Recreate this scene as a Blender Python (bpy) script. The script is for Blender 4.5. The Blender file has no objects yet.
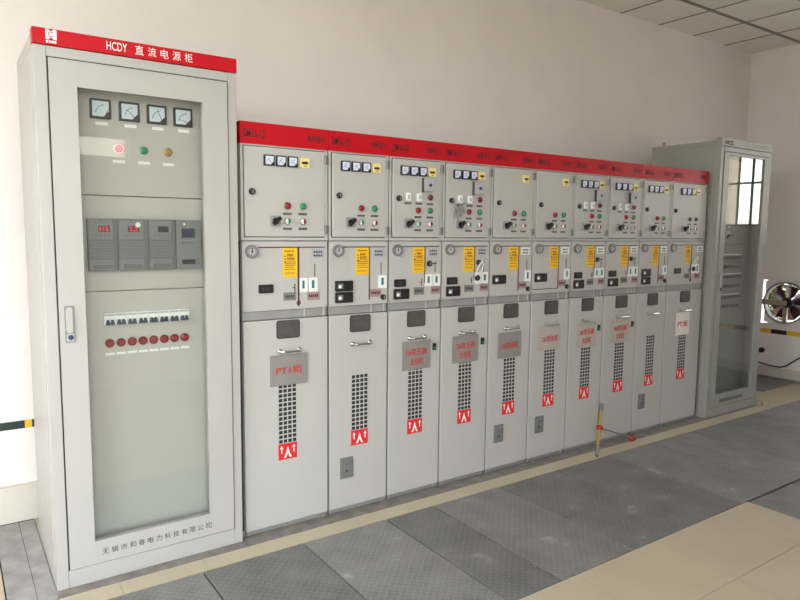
import bpy, bmesh, math, random
from mathutils import Vector, Matrix

random.seed(7)
SC = bpy.context.scene
COL = SC.collection
PI = math.pi

# ------------------------------------------------------------------ materials
MATS = {}


def mat(name, color, rough=0.5, metal=0.0, emit=None, es=0.0, mottle=0.0, mscale=6.0, bump=0.0, bscale=200.0, spec=0.5, dark=None):
    if name in MATS:
        return MATS[name]
    m = bpy.data.materials.new(name)
    m.use_nodes = True
    nt = m.node_tree
    b = nt.nodes['Principled BSDF']
    b.inputs['Base Color'].default_value = (*color, 1)
    b.inputs['Roughness'].default_value = rough
    b.inputs['Metallic'].default_value = metal
    b.inputs['Specular IOR Level'].default_value = spec
    if emit:
        b.inputs['Emission Color'].default_value = (*emit, 1)
        b.inputs['Emission Strength'].default_value = es
    tc = nt.nodes.new('ShaderNodeTexCoord')
    if mottle:
        n = nt.nodes.new('ShaderNodeTexNoise')
        n.inputs['Scale'].default_value = mscale
        n.inputs['Detail'].default_value = 5
        nt.links.new(tc.outputs['Object'], n.inputs['Vector'])
        r = nt.nodes.new('ShaderNodeValToRGB')
        r.color_ramp.elements[0].position = 0.3
        r.color_ramp.elements[1].position = 0.7
        d = dark or tuple(c * (1 - mottle) for c in color)
        r.color_ramp.elements[0].color = (*d, 1)
        r.color_ramp.elements[1].color = (*color, 1)
        nt.links.new(n.outputs['Fac'], r.inputs['Fac'])
        nt.links.new(r.outputs['Color'], b.inputs['Base Color'])
    if bump:
        n2 = nt.nodes.new('ShaderNodeTexNoise')
        n2.inputs['Scale'].default_value = bscale
        nt.links.new(tc.outputs['Object'], n2.inputs['Vector'])
        bn = nt.nodes.new('ShaderNodeBump')
        bn.inputs['Strength'].default_value = bump
        bn.inputs['Distance'].default_value = 0.002
        nt.links.new(n2.outputs['Fac'], bn.inputs['Height'])
        nt.links.new(bn.outputs['Normal'], b.inputs['Normal'])
    MATS[name] = m
    return m


PAINT = mat('cabinet_paint', (0.49, 0.478, 0.45), 0.42, mottle=0.04, mscale=2.0)
PAINT2 = mat('cabinet_paint_warm', (0.44, 0.422, 0.395), 0.42, mottle=0.04, mscale=2.0)
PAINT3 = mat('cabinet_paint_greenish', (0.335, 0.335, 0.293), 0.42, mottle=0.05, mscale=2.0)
INNER = mat('inner_panel_paint', (0.48, 0.472, 0.435), 0.5, mottle=0.03, mscale=3.0)
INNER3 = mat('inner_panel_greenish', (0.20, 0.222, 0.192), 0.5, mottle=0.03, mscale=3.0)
SEAM = mat('seam_dark', (0.02, 0.02, 0.02), 0.7)
GREY = mat('grey_steel', (0.36, 0.36, 0.345), 0.45, 0.3, mottle=0.15, mscale=8)
RED = mat('banner_red', (0.50, 0.006, 0.014), 0.45, spec=0.2)
LABELRED = mat('label_red', (0.72, 0.02, 0.025), 0.5)
INKRED = mat('ink_red', (0.50, 0.025, 0.03), 0.6)
INKDARK = mat('ink_maroon', (0.085, 0.008, 0.010), 0.6)
INKGREEN = mat('ink_green_grey', (0.06, 0.085, 0.08), 0.6)
INKTAN = mat('ink_tan', (0.30, 0.22, 0.17), 0.6)
BLACK = mat('black_plastic', (0.012, 0.012, 0.013), 0.4)
BLACK2 = mat('dark_grey_plastic', (0.05, 0.05, 0.052), 0.45)
WHITE = mat('white_plastic', (0.82, 0.83, 0.80), 0.4)
FACE = mat('meter_face', (0.62, 0.72, 0.80), 0.35)
FACE2 = mat('meter_face_pale', (0.66, 0.70, 0.86), 0.35)
YELLOW = mat('yellow_plastic', (0.84, 0.71, 0.27), 0.45)
LABELYEL = mat('label_yellow', (0.86, 0.50, 0.01), 0.5)
BROWN = mat('label_print_brown', (0.30, 0.14, 0.02), 0.6)
CHROME = mat('chrome', (0.62, 0.62, 0.60), 0.22, 1.0)
GAUGE = mat('gauge_grey', (0.24, 0.24, 0.245), 0.35, 0.4)
GAUGE2 = mat('gauge_face', (0.34, 0.33, 0.33), 0.3, 0.2)
MIMIC = mat('mimic_maroon', (0.075, 0.018, 0.02), 0.5)
MAUVE = mat('mauve_plate', (0.36, 0.235, 0.235), 0.5)
PLATEGREY = mat('grey_label', (0.42, 0.43, 0.47), 0.4)
TEXTGREY = mat('dark_grey_label', (0.19, 0.195, 0.19), 0.5)
TEAL = mat('slot_teal', (0.02, 0.17, 0.18), 0.5)
LRED = mat('lamp_red', (0.25, 0.008, 0.014), 0.25)
LGREEN = mat('lamp_green', (0.02, 0.25, 0.10), 0.25)
LDKRED = mat('lamp_dark_red', (0.15, 0.018, 0.025), 0.25)
LAMBER = mat('lamp_amber', (0.42, 0.20, 0.02), 0.25)
LPINK = mat('lamp_lit_red', (0.85, 0.06, 0.10), 0.25, emit=(1, 0.08, 0.12), es=0.6)
LOFF = mat('lamp_unlit', (0.06, 0.055, 0.045), 0.3)
WINDOW = mat('sight_window', (0.10, 0.09, 0.082), 0.35, mottle=0.35, mscale=60)
SIGNGREY = mat('sign_grey', (0.275, 0.25, 0.235), 0.55, mottle=0.12, mscale=12)
SIGNPALE = mat('sign_pale', (0.48, 0.43, 0.385), 0.55, mottle=0.12, mscale=14)
SIGNWHITE = mat('sign_white', (0.86, 0.79, 0.73), 0.55, mottle=0.1, mscale=14)
MODGREY = mat('module_grey', (0.115, 0.122, 0.122), 0.5)
MODGREY2 = mat('module_grey_light', (0.18, 0.19, 0.19), 0.5)
SCREEN = mat('lcd_blue', (0.02, 0.022, 0.07), 0.2)
DIGIT = mat('led_digits', (0.5, 0.0, 0.0), 0.4, emit=(1, 0.02, 0.04), es=0.45)
BLUE = mat('breaker_toggle_blue', (0.02, 0.035, 0.085), 0.4)
BRASS = mat('brass_yellow', (0.47, 0.33, 0.09), 0.35, 0.5)
KNOBRED = mat('knob_red', (0.36, 0.02, 0.015), 0.4)
RUBBER = mat('black_rubber', (0.015, 0.015, 0.015), 0.6)
STEEL = mat('raw_steel', (0.33, 0.30, 0.27), 0.5, 0.4, mottle=0.4, mscale=14)
WALLP = mat('wall_plaster', (0.885, 0.825, 0.80), 0.8, mottle=0.05, mscale=2.2, bump=0.06, bscale=60)
SKIRT = mat('skirting_tile', (0.66, 0.60, 0.53), 0.6, mottle=0.06, mscale=5)
TILE = mat('floor_tile_tan', (0.54, 0.455, 0.325), 0.38, mottle=0.10, mscale=3.5)
GROUT = mat('floor_gap_dark', (0.035, 0.032, 0.028), 0.9)
CEILT = mat('ceiling_tile', (0.86, 0.81, 0.76), 0.85, mottle=0.05, mscale=9)
TBAR = mat('ceiling_grid_bar', (0.26, 0.22, 0.19), 0.6)
FRAMEW = mat('window_frame', (0.16, 0.145, 0.13), 0.5)
CONC = mat('rough_cement', (0.40, 0.38, 0.36), 0.85, mottle=0.35, mscale=10)
FANRED = mat('fan_blade_red', (0.045, 0.006, 0.006), 0.5)
FANGREY = mat('fan_housing_grey', (0.22, 0.21, 0.19), 0.55)
FANTAN = mat('fan_bracket_tan', (0.42, 0.33, 0.24), 0.55)
LEAF = mat('leaf_green', (0.085, 0.095, 0.015), 0.6, mottle=0.4, mscale=20)
BARK = mat('twig_brown', (0.12, 0.08, 0.05), 0.8)
GROUND = mat('outdoor_ground', (0.45, 0.40, 0.33), 0.9, mottle=0.15, mscale=2)
OUTWALL = mat('neighbour_plaster', (0.62, 0.50, 0.38), 0.9, mottle=0.1, mscale=1.5)


def glass_mat(name='clear_glass', tint=(0.955, 0.96, 0.945)):
    m = bpy.data.materials.new(name)
    m.use_nodes = True
    nt = m.node_tree
    nt.nodes.clear()
    o = nt.nodes.new('ShaderNodeOutputMaterial')
    t = nt.nodes.new('ShaderNodeBsdfTransparent')
    t.inputs['Color'].default_value = (*tint, 1)
    g = nt.nodes.new('ShaderNodeBsdfGlossy')
    g.inputs['Roughness'].default_value = 0.0
    f = nt.nodes.new('ShaderNodeFresnel')
    f.inputs['IOR'].default_value = 1.52
    ge = nt.nodes.new('ShaderNodeNewGeometry')
    inv = nt.nodes.new('ShaderNodeMath')
    inv.operation = 'SUBTRACT'
    inv.inputs[0].default_value = 1.0
    mul = nt.nodes.new('ShaderNodeMath')
    mul.operation = 'MULTIPLY'
    mx = nt.nodes.new('ShaderNodeMixShader')
    nt.links.new(ge.outputs['Backfacing'], inv.inputs[1])
    two = nt.nodes.new('ShaderNodeMath')
    two.operation = 'MULTIPLY'
    two.inputs[1].default_value = 1.8
    nt.links.new(f.outputs['Fac'], two.inputs[0])
    two.use_clamp = True
    nt.links.new(two.outputs[0], mul.inputs[0])
    nt.links.new(inv.outputs[0], mul.inputs[1])
    nt.links.new(mul.outputs[0], mx.inputs['Fac'])
    nt.links.new(t.outputs[0], mx.inputs[1])
    nt.links.new(g.outputs[0], mx.inputs[2])
    nt.links.new(mx.outputs[0], o.inputs['Surface'])
    return m


GLASS = glass_mat()
TINTED = glass_mat('tinted_glass', (0.72, 0.68, 0.62))  # tint dims the added opening's reflected patch


def checker_mat():
    """worn tread plate: small raised lozenges in alternating directions, pale dust"""
    m = bpy.data.materials.new('tread_plate')
    m.use_nodes = True
    nt = m.node_tree
    b = nt.nodes['Principled BSDF']
    tc = nt.nodes.new('ShaderNodeTexCoord')
    mp = nt.nodes.new('ShaderNodeMapping')
    mp.inputs['Rotation'].default_value = (0, 0, PI / 4)
    mp.inputs['Scale'].default_value = (1, 1, 1)
    nt.links.new(tc.outputs['Object'], mp.inputs['Vector'])
    sx = nt.nodes.new('ShaderNodeSeparateXYZ')
    nt.links.new(mp.outputs['Vector'], sx.inputs[0])

    def M(op, a, b_=None):
        n = nt.nodes.new('ShaderNodeMath')
        n.operation = op
        for i, v in enumerate((a, b_)):
            if v is None:
                continue
            if isinstance(v, (int, float)):
                n.inputs[i].default_value = v
            else:
                nt.links.new(v, n.inputs[i])
        return n.outputs[0]
    cell = 0.028
    u, v = M('DIVIDE', sx.outputs[0], cell), M('DIVIDE', sx.outputs[1], cell)
    par = M('MODULO', M('ADD', M('ADD', M('FLOOR', u), M('FLOOR', v)), 1000.0), 2.0)
    fu, fv = M('ABSOLUTE', M('SUBTRACT', M('FRACT', u), 0.5)), M('ABSOLUTE', M('SUBTRACT', M('FRACT', v), 0.5))

    def bar(long, short):
        return M('MULTIPLY', M('LESS_THAN', long, 0.42), M('LESS_THAN', short, 0.13))
    h = M('ADD', M('MULTIPLY', bar(fu, fv), par), M('MULTIPLY', bar(fv, fu), M('SUBTRACT', 1.0, par)))
    bn = nt.nodes.new('ShaderNodeBump')
    bn.inputs['Strength'].default_value = 0.7
    bn.inputs['Distance'].default_value = 0.0025
    nt.links.new(h, bn.inputs['Height'])
    nt.links.new(bn.outputs['Normal'], b.inputs['Normal'])
    ob = nt.nodes.new('ShaderNodeObjectInfo')
    add = nt.nodes.new('ShaderNodeVectorMath')
    add.operation = 'ADD'
    nt.links.new(tc.outputs['Object'], add.inputs[0])
    nt.links.new(ob.outputs['Location'], add.inputs[1])
    n = nt.nodes.new('ShaderNodeTexNoise')
    n.inputs['Scale'].default_value = 4.5
    n.inputs['Detail'].default_value = 8
    n.inputs['Roughness'].default_value = 0.65
    nt.links.new(add.outputs[0], n.inputs['Vector'])
    r = nt.nodes.new('ShaderNodeValToRGB')
    r.color_ramp.elements[0].position = 0.35
    r.color_ramp.elements[0].color = (0.155, 0.150, 0.142, 1)
    r.color_ramp.elements[1].position = 0.62
    r.color_ramp.elements[1].color = (0.225, 0.218, 0.208, 1)
    e = r.color_ramp.elements.new(0.70)
    e.color = (0.38, 0.37, 0.355, 1)
    nt.links.new(n.outputs['Fac'], r.inputs['Fac'])
    mx = nt.nodes.new('ShaderNodeMixRGB')
    mx.inputs[2].default_value = (0.30, 0.295, 0.285, 1)
    nt.links.new(M('MULTIPLY', h, 0.4), mx.inputs[0])
    nt.links.new(r.outputs['Color'], mx.inputs[1])
    hs = nt.nodes.new('ShaderNodeHueSaturation')
    nt.links.new(mx.outputs[0], hs.inputs['Color'])
    nt.links.new(M('ADD', M('MULTIPLY', ob.outputs['Random'], 0.35), 0.85), hs.inputs['Value'])
    nt.links.new(hs.outputs['Color'], b.inputs['Base Color'])
    b.inputs['Roughness'].default_value = 0.42
    b.inputs['Metallic'].default_value = 0.1
    return m


TREAD = checker_mat()


def stripe_mat(name, axis, first, d0, p_dark, p_yel):
    """hazard stripe on the wall: dark bars split by yellow along one axis"""
    m = bpy.data.materials.new(name)
    m.use_nodes = True
    nt = m.node_tree
    b = nt.nodes['Principled BSDF']
    tc = nt.nodes.new('ShaderNodeTexCoord')
    s = nt.nodes.new('ShaderNodeSeparateXYZ')
    nt.links.new(tc.outputs['Object'], s.inputs[0])
    a = nt.nodes.new('ShaderNodeMath')
    a.operation = 'SUBTRACT'
    nt.links.new(s.outputs[axis], a.inputs[0])
    a.inputs[1].default_value = d0 - 100 * (p_dark + p_yel)
    mo = nt.nodes.new('ShaderNodeMath')
    mo.operation = 'MODULO'
    nt.links.new(a.outputs[0], mo.inputs[0])
    mo.inputs[1].default_value = p_dark + p_yel
    lt = nt.nodes.new('ShaderNodeMath')
    lt.operation = 'LESS_THAN'
    nt.links.new(mo.outputs[0], lt.inputs[0])
    lt.inputs[1].default_value = p_dark
    mx = nt.nodes.new('ShaderNodeMixRGB')
    mx.inputs[1].default_value = (0.80, 0.48, 0.03, 1)
    mx.inputs[2].default_value = first
    nt.links.new(lt.outputs[0], mx.inputs[0])
    nt.links.new(mx.outputs[0], b.inputs['Base Color'])
    b.inputs['Roughness'].default_value = 0.6
    return m


# ------------------------------------------------------------------ mesh builder
class MB:
    def __init__(self):
        self.bm = bmesh.new()
        self.mats = []

    def mi(self, m):
        if m not in self.mats:
            self.mats.append(m)
        return self.mats.index(m)

    def _faces(self, faces, m):
        i = self.mi(m)
        for f in faces:
            f.material_index = i

    def box(self, x0, x1, y0, y1, z0, z1, m):
        v = [self.bm.verts.new(p) for p in ((x0, y0, z0), (x1, y0, z0), (x1, y1, z0), (x0, y1, z0), (x0, y0, z1), (x1, y0, z1), (x1, y1, z1), (x0, y1, z1))]
        q = ((0, 3, 2, 1), (4, 5, 6, 7), (0, 1, 5, 4), (1, 2, 6, 5), (2, 3, 7, 6), (3, 0, 4, 7))
        self._faces([self.bm.faces.new([v[k] for k in f]) for f in q], m)
        return self

    def prism(self, pts, y0, y1, m):
        """polygon in the x-z plane, extruded along y"""
        a = [self.bm.verts.new((p[0], y0, p[1])) for p in pts]
        b = [self.bm.verts.new((p[0], y1, p[1])) for p in pts]
        n = len(pts)
        fs = [self.bm.faces.new(a), self.bm.faces.new(b[::-1])]
        for k in range(n):
            fs.append(self.bm.faces.new((a[k], b[k], b[(k + 1) % n], a[(k + 1) % n])))
        self._faces(fs, m)
        return self

    def disc(self, cx, cz, r, y0, y1, m, n=20, r2=None):
        """round boss with axis y; r2 = radius at the front (y0)"""
        r2 = r if r2 is None else r2
        a = [self.bm.verts.new((cx + r2 * math.cos(t), y0, cz + r2 * math.sin(t))) for t in (2 * PI * k / n for k in range(n))]
        b = [self.bm.verts.new((cx + r * math.cos(t), y1, cz + r * math.sin(t))) for t in (2 * PI * k / n for k in range(n))]
        fs = [self.bm.faces.new(a), self.bm.faces.new(b[::-1])]
        for k in range(n):
            fs.append(self.bm.faces.new((a[k], b[k], b[(k + 1) % n], a[(k + 1) % n])))
        self._faces(fs, m)
        return self

    def dome(self, cx, cz, r, y1, depth, m, n=16):
        self.disc(cx, cz, r, y1 - depth * 0.6, y1, m, n, r * 0.94)
        self.disc(cx, cz, r * 0.94, y1 - depth, y1 - depth * 0.6, m, n, r * 0.6)
        return self

    def ring(self, cx, cz, r0, r1, y0, y1, m, n=32):
        P = []
        for r, y in ((r1, y0), (r1, y1), (r0, y1), (r0, y0)):
            P.append([self.bm.verts.new((cx + r * math.cos(2 * PI * k / n), y, cz + r * math.sin(2 * PI * k / n))) for k in range(n)])
        fs = []
        for j in range(4):
            A, B = P[j], P[(j + 1) % 4]
            for k in range(n):
                fs.append(self.bm.faces.new((A[k], B[k], B[(k + 1) % n], A[(k + 1) % n])))
        self._faces(fs, m)
        return self

    def rrect(self, x0, x1, z0, z1, y0, y1, m, r=0.006):
        pts = []
        for cx, cz, a0 in ((x1 - r, z1 - r, 0), (x0 + r, z1 - r, PI / 2), (x0 + r, z0 + r, PI), (x1 - r, z0 + r, 1.5 * PI)):
            for k in range(4):
                a = a0 + k * PI / 6
                pts.append((cx + r * math.cos(a), cz + r * math.sin(a)))
        return self.prism(pts, y0, y1, m)

    def tube(self, pts, r, m, n=10, r1=None):
        pts = [Vector(p) for p in pts]
        rings = []
        up = Vector((0, 0, 1))
        for i, p in enumerate(pts):
            d = (pts[min(i + 1, len(pts) - 1)] - pts[max(i - 1, 0)]).normalized()
            s = d.cross(up)
            if s.length < 0.05:
                s = d.cross(Vector((1, 0, 0)))
            s.normalize()
            t = s.cross(d)
            rr = r if r1 is None else r + (r1 - r) * i / (len(pts) - 1)
            rings.append([self.bm.verts.new(p + rr * (math.cos(a) * s + math.sin(a) * t)) for a in (2 * PI * k / n for k in range(n))])
        fs = []
        for A, B in zip(rings, rings[1:]):
            for k in range(n):
                fs.append(self.bm.faces.new((A[k], A[(k + 1) % n], B[(k + 1) % n], B[k])))
        fs.append(self.bm.faces.new(rings[0][::-1]))
        fs.append(self.bm.faces.new(rings[-1]))
        self._faces(fs, m)
        return self

    def ball(self, c, r, m, sz=1.0):
        g = bmesh.ops.create_uvsphere(self.bm, u_segments=14, v_segments=9, radius=r)
        i = self.mi(m)
        for v in g['verts']:
            v.co.z *= sz
            v.co += Vector(c)
            for f in v.link_faces:
                f.material_index = i
        return self

    def quad(self, pts, m):
        self._faces([self.bm.faces.new([self.bm.verts.new(p) for p in pts])], m)
        return self

    def build(self, name, parent=None, bevel=0.0, loc=None):
        bmesh.ops.recalc_face_normals(self.bm, faces=self.bm.faces)
        me = bpy.data.meshes.new(name)
        if loc is not None:
            bmesh.ops.translate(self.bm, verts=self.bm.verts, vec=-Vector(loc))
        self.bm.to_mesh(me)
        self.bm.free()
        for m in self.mats:
            me.materials.append(m)
        for p in me.polygons:
            p.use_smooth = True
        me.set_sharp_from_angle(angle=math.radians(35))
        o = bpy.data.objects.new(name, me)
        COL.objects.link(o)
        if parent:
            o.parent = parent
        if loc is not None:
            o.location = loc
        if bevel:
            bv = o.modifiers.new('bevel', 'BEVEL')
            bv.width = bevel
            bv.segments = 2
            bv.limit_method = 'ANGLE'
            bv.harden_normals = False
        return o


def text(name, body, h, m, parent, x, y, z, align='LEFT', width=None, weight=0.0, spacing=1.0):
    """writing as a thin raised mesh facing -y; h = cap height, width = total width to fit"""
    c = bpy.data.curves.new(name, 'FONT')
    c.body = body
    c.size = 1.0
    c.extrude = 0.0
    c.offset = weight
    c.space_character = spacing
    c.resolution_u = 3
    t = bpy.data.objects.new(name, c)
    COL.objects.link(t)
    dg = bpy.context.evaluated_depsgraph_get()
    dg.update()
    me = bpy.data.meshes.new_from_object(t.evaluated_get(dg))
    bpy.data.objects.remove(t)
    bpy.data.curves.remove(c)
    vs = [v.co.copy() for v in me.vertices]
    bx0, bx1 = min(v.x for v in vs), max(v.x for v in vs)
    by0, by1 = min(v.y for v in vs), max(v.y for v in vs)
    sz = h / (by1 - by0)
    sx = width / (bx1 - bx0) if width else sz
    w = (bx1 - bx0) * sx
    ox = {'LEFT': 0, 'CENTER': -w / 2, 'RIGHT': -w}[align]
    for v, p in zip(me.vertices, vs):
        v.co = (x + ox + (p.x - bx0) * sx, y, z + (p.y - by0) * sz)
    me.name = name
    me.materials.clear()
    me.materials.append(m)
    for p in me.polygons:
        p.material_index = 0
    o = bpy.data.objects.new(name, me)
    COL.objects.link(o)
    if parent:
        o.parent = parent
    return o


def empty(name, loc):
    o = bpy.data.objects.new(name, None)
    o.location = loc
    o.empty_display_size = 0.1
    COL.objects.link(o)
    return o


def tag(o, label=None, cat=None, group=None, kind=None):
    if label:
        o['label'] = label
    if cat:
        o['category'] = cat
    if group:
        o['group'] = group
    if kind:
        o['kind'] = kind
    return o


# ------------------------------------------------------------------ the room
XL, XR, YF, YB, ZC = -2.7, 6.0, -3.65, 0.85, 3.413
T = 0.24


def wall(name, axis, plane, thick, a0, a1, z0, z1, holes, m):
    """wall in the plane axis=plane; holes = [(a0, a1, z0, z1)]"""
    A = sorted({a0, a1, *[h[0] for h in holes], *[h[1] for h in holes]})
    Z = sorted({z0, z1, *[h[2] for h in holes], *[h[3] for h in holes]})
    b = MB()
    for p, q in zip(A, A[1:]):
        for r, s in zip(Z, Z[1:]):
            ca, cz = (p + q) / 2, (r + s) / 2
            if any(h[0] < ca < h[1] and h[2] < cz < h[3] for h in holes):
                continue
            lo, hi = min(plane, plane + thick), max(plane, plane + thick)
            if axis == 'x':
                b.box(lo, hi, p, q, r, s, m)
            else:
                b.box(p, q, lo, hi, r, s, m)
    bmesh.ops.remove_doubles(b.bm, verts=b.bm.verts, dist=1e-5)
    return tag(b.build(name), kind='structure')


W_LEFT = (-2.5, -0.35, 0.12, 3.2)
W_FRONT = (-2.5, -0.28, 0.05, 3.15)
W_REFL = (-0.12, 0.33, 2.15, 2.36)
W_RIGHT = (-2.3, -0.62, 1.60, 2.62)
FAN_HOLE = (0.105, 0.578, 0.575, 1.037)
wall('wall_back', 'y', YB, T, XL - T, XR + T, 0, ZC, [], WALLP)
wall('wall_left', 'x', XL, -T, YF, YB, 0, ZC, [W_LEFT], WALLP)
wall('wall_front', 'y', YF, -T, XL - T, XR + T, 0, ZC, [W_FRONT, W_REFL], WALLP)
wall('wall_right', 'x', XR, 0.12, YF, YB, 0, ZC, [W_RIGHT, FAN_HOLE], WALLP)


def window(name, axis, plane, hole, nv, nh, bars=0.025, frame=0.05, depth=0.06, fm=FRAMEW, vpos=None, hpos=None, gm=None):
    a0, a1, z0, z1 = hole
    f = MB()

    def bx(p, q, r, s):
        if axis == 'x':
            f.box(plane, plane + depth, p, q, r, s, fm)
        else:
            f.box(p, q, plane, plane + depth, r, s, fm)
    bx(a0, a0 + frame, z0, z1)
    bx(a1 - frame, a1, z0, z1)
    bx(a0 + frame, a1 - frame, z0, z0 + frame)
    bx(a0 + frame, a1 - frame, z1 - frame, z1)
    for c in (vpos or [a0 + (a1 - a0) * k / (nv + 1) for k in range(1, nv + 1)]):
        bx(c - bars / 2, c + bars / 2, z0 + frame, z1 - frame)
    for c in (hpos or [z0 + (z1 - z0) * k / (nh + 1) for k in range(1, nh + 1)]):
        bx(a0 + frame, a1 - frame, c - bars / 2, c + bars / 2)
    o = tag(f.build(name), kind='structure')
    g = MB()
    c = plane + depth / 2
    if axis == 'x':
        g.box(c - .002, c + .002, a0 + frame, a1 - frame, z0 + frame, z1 - frame, gm or GLASS)
    else:
        g.box(a0 + frame, a1 - frame, c - .002, c + .002, z0 + frame, z1 - frame, gm or GLASS)
    g.build('window_pane', o)
    # portal: only guides daylight sampling through the opening
    L = bpy.data.lights.new(name + '_daylight', 'AREA')
    L.shape = 'RECTANGLE'
    L.size, L.size_y = (a1 - a0), (z1 - z0)
    L.cycles.is_portal = True
    lo = bpy.data.objects.new(name + '_daylight', L)
    ctr = ((a0 + a1) / 2, (z0 + z1) / 2)
    if axis == 'x':
        inward = Vector((1, 0, 0)) if plane < 0 else Vector((-1, 0, 0))
        lo.location = (plane + depth / 2 - inward.x * 0.1, ctr[0], ctr[1])
    else:
        inward = Vector((0, 1, 0))
        lo.location = (ctr[0], plane - 0.06, ctr[1])
    lo.rotation_euler = inward.to_track_quat('-Z', 'Y').to_euler()
    COL.objects.link(lo)
    return o


window('window_1', 'x', XL - 0.15, W_LEFT, 3, 1, fm=WHITE)
window('window_2', 'y', YF - 0.15, W_FRONT, 2, 1, fm=WHITE)
window('reflected_opening', 'y', YF - 0.15, W_REFL, 0, 0, fm=WHITE, frame=0.02, gm=TINTED)  # unseen opening added to give the bright patch reflected in the left cabinet glass
window('window_4', 'x', XR + 0.015, W_RIGHT, 0, 0, bars=0.022, frame=0.02, depth=0.014, vpos=[-0.875, -1.025, -1.20, -1.5, -1.9], hpos=[2.06])

# ceiling with its grid of bars
b = MB()
b.box(XL - T, XR + T, YF - T, YB + T, ZC, ZC + 0.1, CEILT)
tag(b.build('ceiling'), kind='structure')
b = MB()
k = 0
while 6.0 - 0.56 - 0.592 * k > XL:
    x = 6.0 - 0.535 - 0.5535 * k
    b.box(x - 0.009, x + 0.009, YF, YB, ZC - 0.004, ZC + 0.001, TBAR)
    k += 1
y = 0.345
b.box(XL, XR, y - 0.016, y + 0.016, ZC - 0.006, ZC + 0.001, TBAR)
for k in range(1, 10):
    b.box(XL, XR, y - .56 * k - 0.009, y - .56 * k + 0.009, ZC - 0.004, ZC + 0.001, TBAR)
tag(b.build('trim_1'), kind='structure')

# skirting
b = MB()
b.box(XL, XR, YB - 0.04, YB, 0, 0.187, SKIRT)
tag(b.build('baseboard_back'), kind='structure')
b = MB()
b.box(XR - 0.025, XR, YF, YB - 0.045, 0, 0.115, SKIRT)
b.box(XR - 0.027, XR, YF, YB - 0.045, 0.0, 0.022, TBAR)
tag(b.build('baseboard_right'), kind='structure')

# painted hazard stripe round the walls
b = MB()
b.box(XL + .01, XR - .004, YB - 0.003, YB + 0.001, 0.476, 0.517, stripe_mat('stripe_back', 0, (0.012, 0.035, 0.025, 1), -1.145, 0.30, 0.032))
o = tag(b.build('trim_2'), kind='structure')
b = MB()
b.box(XR - 0.003, XR + 0.001, YF, YB - .004, 0.473, 0.518, stripe_mat('stripe_right', 1, (0.02, 0.02, 0.018, 1), 0.30, 0.155, 0.16))
tag(b.build('trim_3'), kind='structure')

# floor: dark substrate whose gaps show between tiles and plates
b = MB()
b.box(XL - T, XR + T, YF - T, YB + T, -0.15, -0.014, GROUT)
tag(b.build('floor'), kind='structure')
b = MB()
x = XL
for q in (-1.0, -0.60, -0.24, 0.9, 2.6, 4.2, 4.70):     # tan strip before the cabinets
    if q > -0.9:
        b.box(x + 0.001, q - 0.001, -0.198, -0.092, -0.014, 0.0, TILE)
    x = q
b.box(XL, -1.008, YF, YB, -0.014, 0.0, TILE)
b.box(-0.826, 5.29, 0.012, YB, -0.014, -0.001, TILE)
b.box(4.70, 5.29, -0.198, 0.010, -0.014, 0.0, TILE)
b.box(5.29, 5.995, -0.198, 0.15, -0.014, 0.0, TILE)
xs_ = [2.53, 2.222, 1.65, 1.08, 0.51, -0.06, -0.63, -1.2, -1.77, -2.34]
ys_ = [-1.136, -1.55, -2.12, -2.69, -3.26, YF]
for i, (xa, xb) in enumerate(zip(xs_[1:], xs_)):
    for j, (yb, ya) in enumerate(zip(ys_, ys_[1:])):
        if xb < -1.0 or xa < -1.008:
            continue
        g = 0.0016 if (i or j) else 0.0028
        b.box(xa + g, xb - g, ya + g, yb - g * .6, -0.014, 0.0, TILE)
tag(b.build('floor_tiles'), kind='structure')
b = MB()
b.box(-0.829, 3.94, -0.092, 0.010, -0.014, 0.002, STEEL)
b.box(3.94, 4.70, -0.092, 0.010, -0.014, 0.002, STEEL)
tag(b.build('trim_4'), kind='structure')

# steel trench covers
SEAMS = [-0.76, -0.275, 0.212, 0.69, 1.0, 1.495, 1.982, 2.49, 2.99, 3.48, 3.97, 4.46, 4.95, 5.44, 5.99]
ORD = ['first', 'second', 'third', 'fourth', 'fifth', 'sixth', 'seventh', 'eighth', 'ninth', 'tenth', 'eleventh', 'twelfth', 'thirteenth', 'fourteenth', 'fifteenth']


def plate(x0, x1, y0, y1, label, group):
    g = 0.0032
    m = MB()
    m.box(x0 + g, x1 - g, y0, y1, -0.014, 0.0, TREAD)
    o = m.build('trench_cover_plate', loc=((x0 + x1) / 2, (y0 + y1) / 2, 0.0), bevel=0.0015)
    return tag(o, label, 'floor plate', group)


for i, (xa, xb) in enumerate(zip(SEAMS, SEAMS[1:])):
    extra = ', the narrow one' if i == 3 else ''
    plate(xa, xb, -1.130, -0.206, 'grey tread plate in front of the cabinets, %s from the left%s' % (ORD[i], extra), 'trench covers before the cabinets')
for i, (xa, xb) in enumerate(zip((2.536, 3.04, 3.545, 4.05, 4.56), (3.04, 3.545, 4.05, 4.56, 5.99))):
    plate(xa, xb, -1.75, -1.146, 'grey tread plate at the lower right beyond the tan tiles, %s from the left' % ORD[i], 'trench covers at the lower right')
for i, (ya, yb) in enumerate(((0.152, 0.48), (0.48, 0.80))):
    plate(5.30, 5.97, ya, yb, 'grey tread plate under the exhaust fan wall, %s one' % ('nearer' if i == 0 else 'farther'), 'trench covers by the fan wall')
m = MB()
m.box(-1.002, -0.90, -1.13, 0.80, -0.014, 0.0, CONC)
m.box(-0.898, -0.829, -1.13, 0.80, -0.014, 0.0, CONC)
tag(m.build('cement_filled_channel'), 'rough grey cement strip on the floor left of the power cabinet', 'floor strip')

# ------------------------------------------------------------------ switchgear cabinets
XS = [0.0, 0.462, 0.830, 1.196, 1.564, 1.926, 2.292, 2.648, 3.029, 3.388, 3.872]
DEPTH = 0.78


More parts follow.
